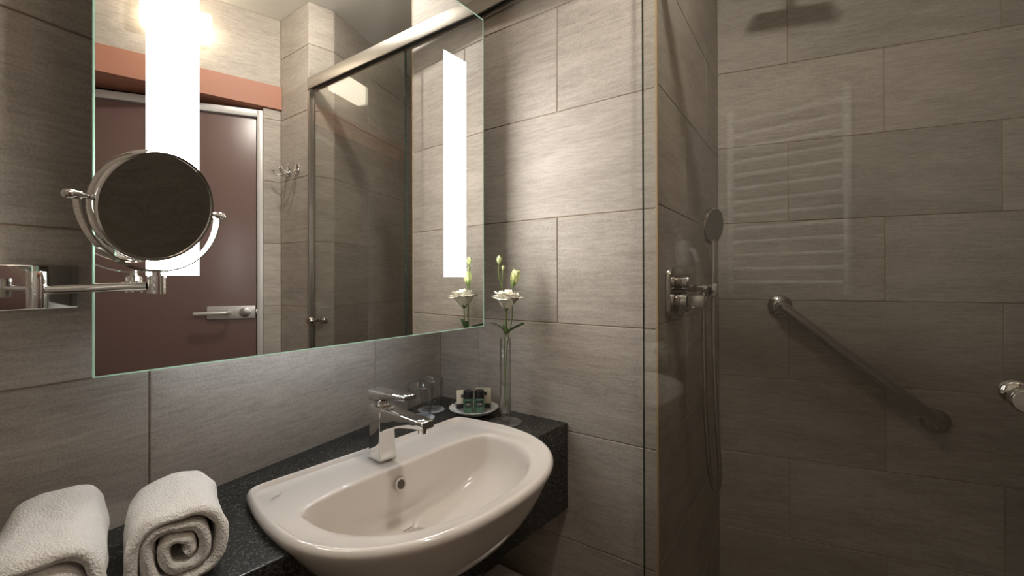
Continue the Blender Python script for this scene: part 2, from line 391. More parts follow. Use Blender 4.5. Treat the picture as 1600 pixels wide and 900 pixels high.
rail_piece('rail_track', -.006, .0095, 2.108, 2.150, 2.136, 2.178, 'dark')
rail_piece('rail_lip', -.0105, -.0065, 2.092, 2.150, 2.120, 2.178, 'rail')
door_g = thing('sliding_glass_door', 'large clear glass sliding door in front of the shower', 'glass door', (GA.x, GA.y, 0), 0)
bm = BM(); V = []
q = [GA+gn*.004, GB+gn*.004, GB-gn*.004, GA-gn*.004]
prism(bm, [(v.x, v.y) for v in q], .02, 2.107); obj('glass_pane', bm, 'showerglass', door_g, local=False)
bm = BM(); q = [GA+gn*.004-gd*.0015, GA+gn*.004-gd*.0002, GA-gn*.004-gd*.0002, GA-gn*.004-gd*.0015]
prism(bm, [(v.x, v.y) for v in q], .02, 2.107); obj('glass_edge', bm, 'glassedge', door_g, local=False)
kp = grow((GB-GA).length-.055)
bm = BM()
for s in (1, -1):
    c = Vector((kp.x, kp.y, 1.086)); nn = Vector((gn.x, gn.y, 0))*s
    lathe(bm, [(.008, .0041), (.008, .018), (.016, .020), (.019, .024), (.019, .036), (.016, .041)], 24, frame_to(c, nn))
obj('door_knob', bm, 'chrome', door_g, local=False, smooth=40)
# aluminium profile on the pillar where the door closes
bm = BM(); box(bm, -.097, -.073, -1.3755, -1.3735, .0, 2.12); box(bm, -.097, -.095, -1.3735, -1.360, 0, 2.12)
box(bm, -.075, -.073, -1.3735, -1.360, 0, 2.12); pr = struct('trim_3', bm, 'rail')

# ------------------------------------------------------------------ mirror with luminous strips
mr = thing('wall_mirror', 'large frameless wall mirror with two glowing vertical strips above the basin', 'mirror', (0, -.2796, 0), MTH)
ML, MR_, MB_, MTP = -.9226, -.1045, 1.1335, 2.0195
def mbox(name, x0, x1, y0, y1, z0, z1, material, bev=0, **k):
    bm = BM(); box(bm, x0, x1, y0, y1, z0, z1, bev); return obj(name, bm, material, mr, **k)
mbox('mirror_glass', ML, MR_, 0, .005, MB_, MTP, 'mirror')
ew = .0017
bm = BM()
for a in ((ML-.0004, ML+ew, MB_, MTP), (MR_-ew, MR_+.0004, MB_, MTP), (ML+ew, MR_-ew, MB_-.0004, MB_+ew), (ML+ew, MR_-ew, MTP-ew, MTP+.0004)):
    box(bm, a[0], a[1], -.0005, .0052, a[2], a[3])
obj('glass_edge', bm, 'edge', mr, label='pale green polished edge of the mirror glass, given a faint glow')
for x0, x1 in ((-.8655, -.799), (-.260, -.178)):
    mbox('light_strip', x0, x1, -.0008, .0045, 1.276, 1.866, 'strip', label='glowing frosted vertical light strip')
mbox('housing', ML+.07, MR_-.06, .0055, .085, MB_+.06, MTP-.06, 'housing', .003)
bm = BM(); prism(bm, [(-.82, .086), (-.2, .086), (-.2, .238), (-.82, .122)], 1.30, 1.90); obj('mounting_box', bm, 'housing', mr)
bar = mbox('led_bar', -.80, -.22, .066, .082, MB_+.05, MB_+.0595, 'housing')
for i in range(15):
    x = -.77 + i*.0371
    bm = BM(); box(bm, x-.005, x+.005, .070, .079, MB_+.0475, MB_+.0499); obj('led', bm, 'led', bar)

# ------------------------------------------------------------------ magnifying mirror on its arm
mc = Vector((-.8685, -.3035, 1.3715))
mm_ = thing('shaving_mirror', 'round chrome magnifying mirror on a swing arm', 'magnifying mirror', (mc.x, mc.y, 1.25), 0)
ang = math.radians(18.8); fn = Vector((math.sin(ang), -math.cos(ang), -.25)).normalized()
ax = Vector((math.cos(ang), math.sin(ang), 0)); upv = ax.cross(fn); upv = upv if upv.z > 0 else -upv
F = Matrix((ax, upv, fn)).transposed().to_4x4(); F.translation = mc
Rm = .077
bm = BM(); lathe(bm, [(Rm-.004, .0085), (Rm-.001, .009), (Rm, .0065), (Rm+.0012, 0), (Rm, -.0065), (Rm-.001, -.009), (Rm-.004, -.0085), (Rm-.0045, -.006), (Rm-.0045, .006)], 72, F, False, False)
V = list(bm.verts); bmesh.ops.contextual_create
n_ = 72
bm.verts.ensure_lookup_table()
for i in range(n_):
    j = (i+1) % n_; bm.faces.new((bm.verts[8*n_+i], bm.verts[8*n_+j], bm.verts[j], bm.verts[i]))
obj('mirror_ring', bm, 'chrome', mm_, local=False, smooth=40)
bm = BM(); lathe(bm, [(.0005, .0042), (.03, .0047), (.055, .0056), (Rm-.0044, .0066), (Rm-.0044, .001)], 72, F); obj('mirror_face', bm, 'mirror', mm_, local=False, smooth=60)
bm = BM(); lathe(bm, [(Rm-.0044, -.001), (Rm-.0044, -.006), (.0005, -.006)], 72, F); obj('mirror_face', bm, 'mirror', mm_, local=False, smooth=60)
# yoke: flat half ring
bm = BM(); R_ = []
Y = .0905
for i in range(49):
    a = math.pi + math.pi*i/48
    er = ax*math.cos(a) + Vector((0, 0, 1))*math.sin(a); fx = Vector((fn.x, fn.y, 0)).normalized()
    R_.append([mc+er*(Y+k*.0011)+fx*s*.0055 for k, s in ((-1, -1), (-1, 1), (1, 1), (1, -1))])
rings(bm, R_); obj('yoke', bm, 'chrome', mm_, local=False, smooth=40)
for s in (-1, 1):
    bm = BM(); lathe(bm, [(.003, .0772), (.003, .086), (.0052, .0865), (.0052, .094), (.0062, .0945), (.0062, .1), (.0045, .1025), (.001, .1032)], 20, frame_to(mc, ax*s)); obj('pivot_knob', bm, 'chrome', mm_, local=False, smooth=40)
pb = Vector((mc.x, mc.y, 0))
bm = BM(); lathe(bm, [(.0052, 1.2835), (.0052, 1.276), (.0085, 1.2755), (.0085, 1.274), (.0105, 1.2735), (.0108, 1.272), (.0108, 1.2495), (.0100, 1.249)], 28, Matrix.Translation(pb)); obj('post', bm, 'chrome', mm_, local=False, smooth=40)
hb = Vector((-.9745, -.245, 1.2565))
bm = BM(); tube(bm, [Vector((mc.x-.0095, mc.y+.0045, 1.2600)), hb+Vector((.008, -.003, .0))], .0058, 18); obj('arm', bm, 'chrome', mm_, local=False, smooth=40)
bm = BM(); lathe(bm, [(.0095, 1.233), (.0098, 1.234), (.0098, 1.279), (.0092, 1.28)], 28, Matrix.Translation(Vector((hb.x, hb.y, 0)))); obj('hinge_post', bm, 'chrome', mm_, local=False, smooth=40)
wp = Vector((-.965, yW(-.965), 1.2565)) + WN*.001
bm = BM(); tube(bm, [hb+Vector((0, .009, 0)), Vector((wp.x, wp.y, 1.2565))+WN*.008], .006, 16); obj('bracket', bm, 'chrome', mm_, local=False, smooth=40)
bm = BM(); Fm = Matrix((WD, -WN, Vector((0, 0, 1)))).transposed().to_4x4(); Fm.translation = wp
box(bm, -.045, .046, -.008, .0, -.03, .035, .003, 3, Fm); obj('wall_plate', bm, 'chrome', mm_, local=False, smooth=40)

# ------------------------------------------------------------------ wash basin
BO = (-.7284, -.2093, CT); CX, CY = .281, -.215
def outer_r(th):
    """radial distance of the outer outline (local x, y; y towards the wall)"""
    c, s = math.cos(th), math.sin(th)
    lo, hi = 0, .6
    def inside(x, y):
        u = x-CX; v = -y
        if v < 0: return False
        if v < .17: return abs(u) <= .268 + .024*math.sin(math.pi*.5*v/.17)
        a, b_ = .292, .238
        return (abs(u)/a)**2.35 + (abs(v-.17)/b_)**2.35 <= 1
    for _ in range(34):
        mid = (lo+hi)/2
        if inside(CX+c*mid, CY+s*mid): lo = mid
        else: hi = mid
    return lo
def inner_r(th):
    c, s = math.cos(th), math.sin(th); lo, hi = 0, .6
    def inside(x, y):
        u = x-CX; v = -y
        if v < .118 + .02*abs(u/.24)**4: return False
        a, b_ = .238, .195
        if v < .175: return abs(u) <= a
        return (abs(u)/a)**2.2 + (abs(v-.175)/b_)**2.2 <= 1
    for _ in range(34):
        mid = (lo+hi)/2
        if inside(CX+c*mid, CY+s*mid): lo = mid
        else: hi = mid
    return lo
NTH = 200
# angles: uniform plus the back corners
TH = [2*math.pi*i/NTH for i in range(NTH)]
def smooth_list(v, k):
    n = len(v)
    for _ in range(k): v = [(v[i-1]+2*v[i]+v[(i+1) % n])/4 for i in range(n)]
    return v
OR = smooth_list([outer_r(t) for t in TH], 1); IR = smooth_list([inner_r(t) for t in TH], 6)
def ring(rad, z, cx=CX, cy=CY): return [Vector((cx+r*math.cos(t), cy+r*math.sin(t), (z[i] if isinstance(z, list) else z))) for i, (r, t) in enumerate(zip(rad, TH))]
def off(rad, d): return [max(r-d, .002) for r in rad]
def mixr(a, b, t): return [x*(1-t)+y*t for x, y in zip(a, b)]
def sc(rad, k): return [r*k for r in rad]
RZ = .021
BK = [min(1, max(0, (math.sin(t)*r+.06)/.10)) for t, r in zip(TH, OR)]      # 1 along the back and the sides, 0 at the front
zl = lambda a, b_: [b_*k + a*(1-k) for k in BK]
BP = [(.17, -.138), (.32, -.134), (.47, -.126), (.60, -.112), (.715, -.092), (.81, -.068), (.88, -.044), (.935, -.021)]
body = [ring(sc(OR, k), z) for k, z in BP] + [ring(off(OR, .0055), -.002), ring(off(OR, .002), .005), ring(OR, .011), ring(off(OR, .0012), .0155), ring(off(OR, .005), zl(.0195, .0215)), ring(off(OR, .009), zl(.021, .0235)),
        ring(off(OR, .0125), zl(.0208, .0225)), ring(off(OR, .0150), zl(.0202, .0150)), ring(off(OR, .019), zl(.0195, .0132))]
deck = [ring(mixr(off(OR, .019), IR, t), zl(.019-.004*t, .0130)) for t in (.3, .65, .88)]
def shift(t): return dict(cx=CX-.020*t, cy=CY+.036*t)
bowl = [ring(IR, zl(.013, .0122)), ring(off(IR, .0035), .0085), ring(off(IR, .0065), .001), ring(off(IR, .010), -.014), ring(off(IR, .015), -.034, **shift(.08)), ring(off(IR, .024), -.057, **shift(.2)), ring(sc(IR, .79), -.078, **shift(.4)), ring(sc(IR, .64), -.092, **shift(.6)), ring(sc(IR, .48), -.101, **shift(.8)), ring(sc(IR, .30), -.1065, **shift(.95)), ring([.03]*NTH, -.1085, **shift(1)), ring([.0235]*NTH, -.110, **shift(1)), ring([.0225]*NTH, -.116, **shift(1))]
basin = thing('wash_basin', 'ivory semi-recessed ceramic wash basin set into the dark counter', 'basin', BO, STH)
bm = BM(); rings(bm, body+deck+bowl, True, True); obj('bowl', bm, 'cream', basin, smooth=70)
bm = BM(); lathe(bm, [(.0222, -.1145), (.0222, -.1075), (.020, -.1058), (.008, -.1052), (.0005, -.1050)], 32, Matrix.Translation((CX-.02, CY+.036, 0)), True, True); obj('drain_plug', bm, 'chrome', basin, smooth=40)
Fo = Matrix.Translation((CX-.025, -.1335, -.020)) @ Matrix.Rotation(math.radians(78), 4, 'X')
bm = BM(); lathe(bm, [(.0125, -.002), (.0125, .002), (.0105, .0035), (.009, .002), (.009, -.006)], 32, Fo, False, False); obj('overflow_ring', bm, 'cream', basin, smooth=50)
bm = BM(); lathe(bm, [(.0095, -.004), (.0095, .0006)], 32, Fo); obj('overflow_hole_shade', bm, mat('overflow_shade', lin(96, 84, 72), .5), basin)  # solid disc, its dark colour stands in for shade inside the opening
bm = BM(); tube(bm, spline([(.030, -.068, .0168), (.034, -.064, .0168), (.037, -.067, .0168), (.042, -.061, .0168), (.046, -.063, .0168), (.055, -.052, .0168)], 5), .0007, 5); obj('maker_mark', bm, 'housing', basin, label='thin grey script mark on the rim')

# ------------------------------------------------------------------ counter (with the opening for the basin)
bm = BM()
yF = lambda x: -.4916 + x*math.tan(CTH)
prism(bm, [(-.002, -.0015), (-.002, yF(0)), (XL+.002, yF(XL)), (XL+.002, yW(XL)-.002)], CB, CT)
bmesh.ops.recalc_face_normals(bm, faces=bm.faces)
fe = [e for e in bm.edges if all(abs(v.co.y-yF(v.co.x)) < .01 for v in e.verts) and abs(e.verts[0].co.z-e.verts[1].co.z) < 1e-4 and e.verts[0].co.z > .8]
bmesh.ops.bevel(bm, geom=fe, offset=.003, segments=2, profile=.5, affect='EDGES')
counter = obj('vanity_counter', bm, 'granite', smooth=30)
tag(counter, 'thick black granite counter holding the basin, towels and vase', 'counter')
cb_ = BM()
cut = [ring(sc(OR, k-.025), z+.004) for k, z in BP] + [ring(sc(OR, .935), .0), ring(sc(OR, .935), .05)]
rings(cb_, cut); bmesh.ops.recalc_face_normals(cb_, faces=cb_.faces)
bmesh.ops.transform(cb_, matrix=PM[basin.name], verts=cb_.verts)
cme = bpy.data.meshes.new('cutter'); cb_.to_mesh(cme); cb_.free(); cob = bpy.data.objects.new('cutter', cme); COL.objects.link(cob)
md_ = counter.modifiers.new('cut', 'BOOLEAN'); md_.operation = 'DIFFERENCE'; md_.object = cob; md_.solver = 'EXACT'
bpy.context.view_layer.update()
dg = bpy.context.evaluated_depsgraph_get()
nme = bpy.data.meshes.new_from_object(counter.evaluated_get(dg)); counter.modifiers.clear(); counter.data = nme; nme.name = 'vanity_counter'
bpy.data.objects.remove(cob)
nme.materials.clear(); nme.materials.append(MT['granite'])
for p_ in nme.polygons: p_.material_index = 0

# ------------------------------------------------------------------ tap
def bw(u, v, z=0): return PM[basin.name] @ Vector((u, -v, z))
tp = bw(.262, .060, .0168)
tap = thing('basin_tap', 'angular chrome single-lever tap on the back deck of the basin', 'tap', tp, STH)
def loft(bm, secs):
    """secs: (y, z, halfwidth, halfheight, bevel) rectangular sections swept along -y, or any list of 4-corner rings"""
    rings(bm, secs)
bm = BM()
def rrect(hx, hy0, hy1, z, r=.006, k=4):
    out = []
    for (cx, cy, a0) in ((hx-r, hy1-r, 0), (-hx+r, hy1-r, 90), (-hx+r, hy0+r, 180), (hx-r, hy0+r, 270)):
        for i in range(k+1):
            a = math.radians(a0+90*i/k); out.append(Vector((cx+r*math.cos(a), cy+r*math.sin(a), z)))
    return out
rings(bm, [rrect(.0215, -.026, .024, 0), rrect(.0215, -.026, .024, .004), rrect(.0205, -.024, .023, .02), rrect(.0195, -.022, .0225, .05), rrect(.0195, -.022, .0225, .08), rrect(.0200, -.024, .0225, .108), rrect(.0190, -.022, .022, .112)])
obj('tap_body', bm, 'chrome', tap, smooth=40)
def sect(y, zc, hw, hh, r=.003, k=3, tilt=0):
    out = []
    for (cx, cz, a0) in ((hw-r, hh-r, 0), (-hw+r, hh-r, 90), (-hw+r, -hh+r, 180), (hw-r, -hh+r, 270)):
        for i in range(k+1):
            a = math.radians(a0+90*i/k); out.append(Vector((cx+r*math.cos(a), y, zc+cz+r*math.sin(a))))
    return out
bm = BM(); rings(bm, [sect(-.012, .081, .0190, .028), sect(-.04, .090, .0178, .021), sect(-.08, .0955, .0168, .0135), sect(-.125, .0985, .016, .009), sect(-.150, .0995, .0155, .0078), sect(-.153, .0995, .0145, .007)])
obj('spout', bm, 'chrome', tap, smooth=40)
bm = BM(); lathe(bm, [(.010, .0905), (.010, .0815), (.0085, .0805)], 24, Matrix.Translation((0, -.137, 0))); obj('aerator', bm, 'chrome', tap, smooth=40)
bm = BM(); lathe(bm, [(.0185, .1125), (.0185, .1155), (.0165, .117), (.0165, .124)], 28); obj('cartridge', bm, 'chrome', tap, smooth=40)
bm = BM(); rings(bm, [sect(.022, .134, .0195, .011), sect(-.012, .135, .0195, .0115), sect(-.022, .1385, .019, .0085), sect(-.05, .141, .0175, .006), sect(-.095, .1435, .016, .0048), sect(-.098, .1435, .0155, .004)])
obj('lever', bm, 'chrome', tap, smooth=40)

# ------------------------------------------------------------------ drinking glasses on paper lace
def doily(name, x, y, r, label):
    bm = BM(); n = 96; R0, R1 = [], []
    for i in range(n):
        a = 2*math.pi*i/n; rr = r*(1+.035*math.cos(a*18)); R0.append(Vector((rr*math.cos(a), rr*math.sin(a), .0))); R1.append(Vector((rr*.995*math.cos(a), rr*.995*math.sin(a), .0012)))
    rings(bm, [R0, R1]); o = obj(name, bm, 'paper', smooth=30); o.location = (x, y, CT+.0004); tag(o, label, 'coaster')
    return o
def tumbler(x, y, r0, r1, h, label, group=None):
    t = thing('tumbler', label, 'glass', (x, y, CT+.0018))
    bm = BM(); th_ = .0018
    lathe(bm, [(r0-.004, 0), (r0-.001, .001), (r0, .004), ((r0+r1)/2+.0015, h*.5), (r1, h), (r1-th_*.5, h+.0006), (r1-th_, h), ((r0+r1)/2+.0015-th_, h*.5), (r0-th_, .009), (r0-.006, .006)], 40, None, True, True)
    obj('glass_wall', bm, 'glass', t, smooth=60)
    bm = BM(); lathe(bm, [(r1+.0002, h-.0006), (r1+.0002, h+.0008), (r1-th_, h+.0009), (r1-th_, h-.0006)], 40, None, False, False); obj('rim', bm, 'glassrim', t, smooth=60)
    return t
MT['glassrim'] = glass_mat('glass_rim', (.8, .82, .82, 1), 1.0, 1.5, .5)
doily('paper_coaster', -.2055, -.1210, .040, 'round white lace paper coaster under the nearer tumbler')
tumbler(-.2055, -.1210, .030, .038, .092, 'clear drinking glass nearer the tap')
doily('paper_coaster', -.1320, -.0900, .040, 'round white lace paper coaster under the tumbler in the corner')
tumbler(-.1320, -.0900, .030, .038, .092, 'clear drinking glass in the corner behind the first')

# ------------------------------------------------------------------ dish with toiletries
dx, dy = -.092, -.2270
ds = thing('scalloped_dish', 'small white scalloped porcelain dish holding toiletries', 'dish', (dx, dy, CT))
bm = BM(); n = 96; RR = []
prof = [(.032, .0005), (.034, .002), (.045, .0055), (.060, .0125), (.0715, .0215), (.0725, .0225), (.0715, .0232), (.059, .0155), (.044, .0085), (.033, .0055), (.001, .005)]
for k, (r, z) in enumerate(prof):
    s = min(1, max(0, (r-.04)/.03))
    RR.append([Vector((r*(1+.022*s*math.cos(24*2*math.pi*i/n))*math.cos(2*math.pi*i/n), r*(1+.022*s*math.cos(24*2*math.pi*i/n))*math.sin(2*math.pi*i/n), z+.0012*s*math.cos(24*2*math.pi*i/n))) for i in range(n)])
rings(bm, RR); obj('dish_body', bm, 'white_cer', ds, smooth=60)
vdir = Vector((-1.0782-dx, -1.0585-dy)).normalized(); vr = math.atan2(vdir.x, -vdir.y)     # items face the room
e1 = Vector((math.cos(vr), math.sin(vr))); e2_ = Vector((math.sin(vr), -math.cos(vr)))
def at(a, b): p = Vector((dx, dy))+e1*a+e2_*b; return (p.x, p.y)
def bottle(a, b, label):
    x, y = at(a, b); t = thing('toiletry_bottle', label, 'bottle', (x, y, CT+.0087), vr)
    bm = BM(); lathe(bm, [(.0135, 0), (.0148, .0015), (.015, .003), (.015, .038), (.0135, .0405), (.011, .042)], 32); obj('bottle_body', bm, 'bottle', t, smooth=40)
    bm = BM(); lathe(bm, [(.0122, .0422), (.0142, .0427), (.0142, .062), (.0132, .0635), (.0005, .0637)], 32); obj('cap', bm, 'black', t, smooth=40)
    bm = BM(); rings(bm, [[Vector((.0153*math.sin(u), -.0153*math.cos(u), z)) for u in [(-.62+1.24*i/8) for i in range(9)]] for z in (.018, .036)], False, False, False)
    lb = obj('label_patch', bm, 'black', t, smooth=60, recalc=False)
    bm = BM()
    for k in range(4):
        u = -.36+.24*k; c = Vector((.0156*math.sin(u), -.0156*math.cos(u), .027)); box(bm, -.0012, .0012, -.0001, .0001, -.0028, .0028, 0, 1, Matrix.Translation(c) @ Matrix.Rotation(u, 4, 'Z'))
    obj('print', bm, 'print', lb)
bottle(-.0165, .006, 'left one of two little green bottles with black caps on the dish')
bottle(.0165, .006, 'right one of two little green bottles with black caps on the dish')
def card(a, b, wid, hgt, rot, tilt, label):
    x, y = at(a, b); t = thing('soap_box', label, 'box', (x, y, CT+.0145), vr+rot)
    T = Matrix.Rotation(tilt, 4, 'X')
    bm = BM(); box(bm, -wid/2, wid/2, -.006, .006, .013, hgt, .0004, 1, T); obj('carton', bm, 'card', t)
    bm = BM(); box(bm, -wid/2, wid/2, -.006, .006, 0, .0128, .0004, 1, T); obj('black_band', bm, 'black', t)
    bm = BM(); box(bm, -.011, .011, -.0064, -.0061, hgt-.021, hgt-.012, 0, 1, T); lb = obj('label_patch', bm, 'black', t)
    bm = BM()
    for k in range(4): box(bm, -.0075+.004*k, -.0055+.004*k, -.0066, -.0065, hgt-.0185, hgt-.0145, 0, 1, T)
    obj('print', bm, 'print', lb)
card(-.027, -.019, .048, .052, .10, -.10, 'cream carton with black band behind the left green bottle')
card(.028, -.017, .046, .058, -.16, -.12, 'cream carton with black band behind the right green bottle')

# ------------------------------------------------------------------ vase and flowers
vx, vy = -.0985, -.3480
vs_ = thing('bud_vase', 'slim clear glass bud vase with a round foot', 'vase', (vx, vy, CT))
bm = BM(); lathe(bm, [(.0440, .0005), (.0455, .0015), (.0455, .003), (.040, .0045), (.018, .0055), (.0150, .0075)], 48); obj('foot', bm, 'vaseglass', vs_, smooth=50)
bm = BM(); lathe(bm, [(.0148, .0078), (.0165, .010), (.0168, .018), (.0160, .12), (.0158, .236), (.0151, .2365), (.0145, .236), (.0148, .12), (.0152, .026), (.012, .022), (.0005, .0215)], 40); obj('tube', bm, 'vaseglass', vs_, smooth=60)
bm = BM(); lathe(bm, [(.0005, .0225), (.0115, .0232), (.0146, .027), (.0143, .1065), (.0005, .1065)], 32); obj('water', bm, 'water', vs_, smooth=60)

# picture directions at the vase: right (er) and towards the camera (ef)
er_ = Vector((r2.x, r2.y, 0)).normalized(); ef_ = -Vector((fw.x, fw.y, 0)).normalized()
vb = Vector((vx, vy, CT))
def vp(a, b, z): return vb + er_*a + ef_*b + Vector((0, 0, z))
def petal(bm, base, out, upd, L, wdt, curl, cup, ruff, seed, nu=7, nv=8):
    """one petal: grows from base along upd bending towards out"""
    out = out.normalized(); upd = upd.normalized(); side = upd.cross(out).normalized()
    G = []; rnd = random.Random(seed); ph = rnd.random()*6
    for j in range(nv):
        t = j/(nv-1); a = curl*t
        c = base + (upd*math.sin(min(a, 3.0))/max(curl, .01) + out*(1-math.cos(min(a, 3.0)))/max(curl, .01))*L if curl > .01 else base+upd*L*t
        hw = wdt*(math.sin(math.pi*min(1, .12+.66*t))**.8)
        row = []
        for i in range(nu):
            s = -1+2*i/(nu-1)
            nrm = (out*math.cos(a)-upd*math.sin(a))
            row.append(c + side*hw*s - nrm*cup*hw*s*s*(1-.4*t) + nrm*ruff*math.sin(s*5+ph)*t*t)
        G.append(row)
    V = [[bm.verts.new(p) for p in r] for r in G]
    for a, b in zip(V, V[1:]):
        for i in range(nu-1): bm.faces.new((a[i], a[i+1], b[i+1], b[i]))
def solid(o, th=.0005):
    md = o.modifiers.new('thickness', 'SOLIDIFY'); md.thickness = th; md.offset = 0
    return o
fl = thing('lisianthus_flower', 'white open lisianthus bloom on a leafy green stem in the vase', 'flower', vp(.002, 0, .03))
bc = vp(.004, .010, .318)           # base of the bloom
stem1 = spline([vp(-.004, .004, .045), vp(-.002, .004, .12), vp(-.003, .005, .20), vp(.002, .008, .27), bc], 6)
bm = BM(); tube(bm, stem1, [.0016]*len(stem1), 8); obj('stem', bm, 'stem', fl, local=False, smooth=60)
bm = BM(); lathe(bm, [(.002, -.006), (.006, .0), (.010, .006), (.011, .010)], 16, frame_to(bc, (0.05, 0, 1)), True, False); obj('calyx', bm, 'stem', fl, local=False, smooth=60)
rnd = random.Random(5)
def bloom_petals(parent, c, spec, axis, colr):
    axis = axis.normalized(); s1 = axis.orthogonal().normalized(); s2 = axis.cross(s1)
    sd = 0
    for (cnt, L, wdt, curl, cup, lift, rr, ph) in spec:
        for k in range(cnt):
            a = ph+2*math.pi*k/cnt+rnd.uniform(-.12, .12); o_ = s1*math.cos(a)+s2*math.sin(a)
            bm = BM(); sd += 1
            petal(bm, c+o_*rr+axis*lift, o_, axis, L*rnd.uniform(.92, 1.08), wdt, curl*rnd.uniform(.9, 1.12), cup, .0011, sd)
            solid(obj('petal', bm, colr, parent, local=False, smooth=80))
bloom_petals(fl, bc, [(5, .052, .028, 1.75, .15, .003, .006, 0), (5, .050, .027, 1.35, .3, .005, .005, .6), (5, .044, .021, 1.1, .5, .007, .004, .2), (4, .041, .017, .75, .7, .009, .003, .7), (4, .040, .013, .45, .9, .011, .002, .1), (3, .038, .010, .2, 1.1, .012, .001, .4)], Vector((0.02, -.12, 1)), 'petal')
def leaf_obj(parent, base, out, upd, L, wdt, curl, seed):
    bm = BM(); petal(bm, base, out, upd, L, wdt, curl, .25, .001, seed, 7, 9); return solid(obj('leaf', bm, 'leaf', parent, local=False, smooth=80), .0006)
leaf_obj(fl, vp(-.001, .005, .245), -er_*.9+ef_*.2, Vector((0, 0, 1))-er_*.2, .052, .009, 1.5, 3)
leaf_obj(fl, vp(.001, .006, .250), er_*1.0+ef_*.3, Vector((0, 0, .45))+er_*.6, .050, .009, .6, 4)
leaf_obj(fl, vp(.001, -.004, .250), -ef_*1.0-er_*.25, Vector((0, 0, .3))-ef_*.9, .045, .012, .3, 8)

f2 = thing('lisianthus_bud', 'pale green lisianthus buds on thin stems beside the open bloom', 'flower', vp(0, 0, .03))
bu = vp(.022, -.006, .385)
stem2 = spline([vp(.000, -.003, .045), vp(.001, -.004, .14), vp(.006, -.004, .22), vp(.019, -.004, .29), vp(.020, -.006, .345), bu], 6)
bm = BM(); tube(bm, stem2, [.0014]*len(stem2), 8); obj('stem', bm, 'stem', f2, local=False, smooth=60)
bax = Vector((er_.x*.25, er_.y*.25, 1))
bm = BM(); lathe(bm, [(.0015, -.008), (.0055, -.001), (.0075, .006), (.0070, .012)], 16, frame_to(bu, bax), True, False); obj('calyx', bm, 'stem', f2, local=False, smooth=60)
bloom_petals(f2, bu, [(4, .040, .0125, .28, .9, .002, .003, 0), (4, .036, .010, .15, 1.0, .003, .002, .6)], bax, 'bud')
ba, bb = vp(-.017, -.002, .448), vp(-.006, -.004, .428)
st3 = spline([vp(.004, -.004, .24), vp(.004, -.004, .31), vp(-.003, -.004, .350), vp(-.014, -.003, .395), vp(-.0195, -.002, .42), ba], 6)
bm = BM(); tube(bm, st3, [.0012]*len(st3), 8); obj('side_stem', bm, 'stem', f2, local=False, smooth=60)
st4 = spline([vp(-.0105, -.003, .378), vp(-.0085, -.004, .40), bb], 5)
bm = BM(); tube(bm, st4, [.001]*len(st4), 8); obj('side_stem', bm, 'stem', f2, local=False, smooth=60)
for c, k in ((ba, 1.0), (bb, .62)):
    bm = BM(); lathe(bm, [(.001, -.004*k), (.0052*k, .001*k), (.0068*k, .006*k), (.0058*k, .012*k), (.003*k, .017*k), (.0006, .0195*k)], 14, frame_to(c, (0, 0, 1))); bo = obj('bud', bm, 'bud', f2, local=False, smooth=60)
    bm = BM()
    for j in range(5):
        a = j*2*math.pi/5; d = Vector((math.cos(a), math.sin(a), 0)); tube(bm, [c+d*.004*k, c+d*.0075*k+Vector((0, 0, .008*k)), c+d*.0095*k+Vector((0, 0, .017*k))], [.0012*k, .001*k, .0003], 6)
    obj('sepals', bm, 'stem', bo, local=False, smooth=60)
leaf_obj(f2, vp(-.004, -.003, .352), -er_, Vector((0, 0, .5))-er_*.6, .016, .003, .4, 11)

# ------------------------------------------------------------------ rolled towels
def rolled_towel(x0, y0, rad, L, rz, squash, seed, label):
    t = thing('rolled_towel', label, 'towel', (x0, y0, CT), rz, 'rolled towels on the counter')
    turns, thk = 2.9, .0165; NS, NL = 230, 46; rin = rad-turns*thk
    def pt(s, k, u):
        """s 0..1 along spiral, k -1..1 through the cloth, u 0..1 along the roll"""
        a = 2*math.pi*turns*s + 4.6-2*math.pi*turns
        r = rin + thk*turns*s + (k*.42)*thk
        edge = min(u, 1-u)*L
        if edge < .012: r -= k*thk*.42*(1-math.sqrt(max(0, 1-(1-edge/.012)**2)))*.9
        lay = .5+.5*min(1, s*1.6)
        r += noise.noise(Vector((math.cos(a)*1.3+seed*3, math.sin(a)*1.3, s*1.2)))*.0060*lay
        r *= 1-.055*math.cos(4*a)*s
        x = r*math.cos(a); z = r*math.sin(a)
        p = Vector((x*1.04, (u-.5)*L, z*squash))
        q = Vector((p.x*24+seed*7, p.y*14, p.z*24))
        d = noise.noise(q)*.0045 + noise.noise(q*2.6)*.0020
        p += Vector((x, 0, z)).normalized()*d if r > .004 else Vector((0, 0, 0))
        p.y += noise.noise(Vector((s*9+seed, k, 3.1)))*.006*(1 if u > .5 else -1)*(abs(u-.5)*2)**6
        p.y += (1-s)*.006*(1 if u < .5 else -1)*(abs(u-.5)*2)**8
        if p.z < -rad*squash*.80: p.z = -rad*squash*.80 + (p.z+rad*squash*.80)*.25
        return p
    bm = BM(); KS = [-1, -.55, .55, 1]
    loop = []   # cross-section loop: outer side forward, inner side back
    for j in range(NL+1):
        u = j/NL; row = [pt(i/NS, 1, u) for i in range(NS+1)] + [pt(1-i/NS, -1, u) for i in range(NS+1)]
        loop.append(row)
    zmin = min(p.z for r in loop for p in r)
    loop = [[Vector((p.x, p.y, p.z-zmin+.001)) for p in r] for r in loop]
    V = rings(bm, loop, False, False)
    n = len(loop[0])
    for row in (V[0], V[-1]):
        for i in range(NS): bm.faces.new((row[i], row[i+1], row[n-2-i], row[n-1-i]))
    o = obj('cloth', bm, 'terry', t, smooth=180)
    # woven border near the near end
    return t
ra = math.radians(-9)
rolled_towel(-.847, -.318, .0555, .15, math.radians(-15), 1.0, 1, 'white rolled towel on the counter, the one nearer the basin')
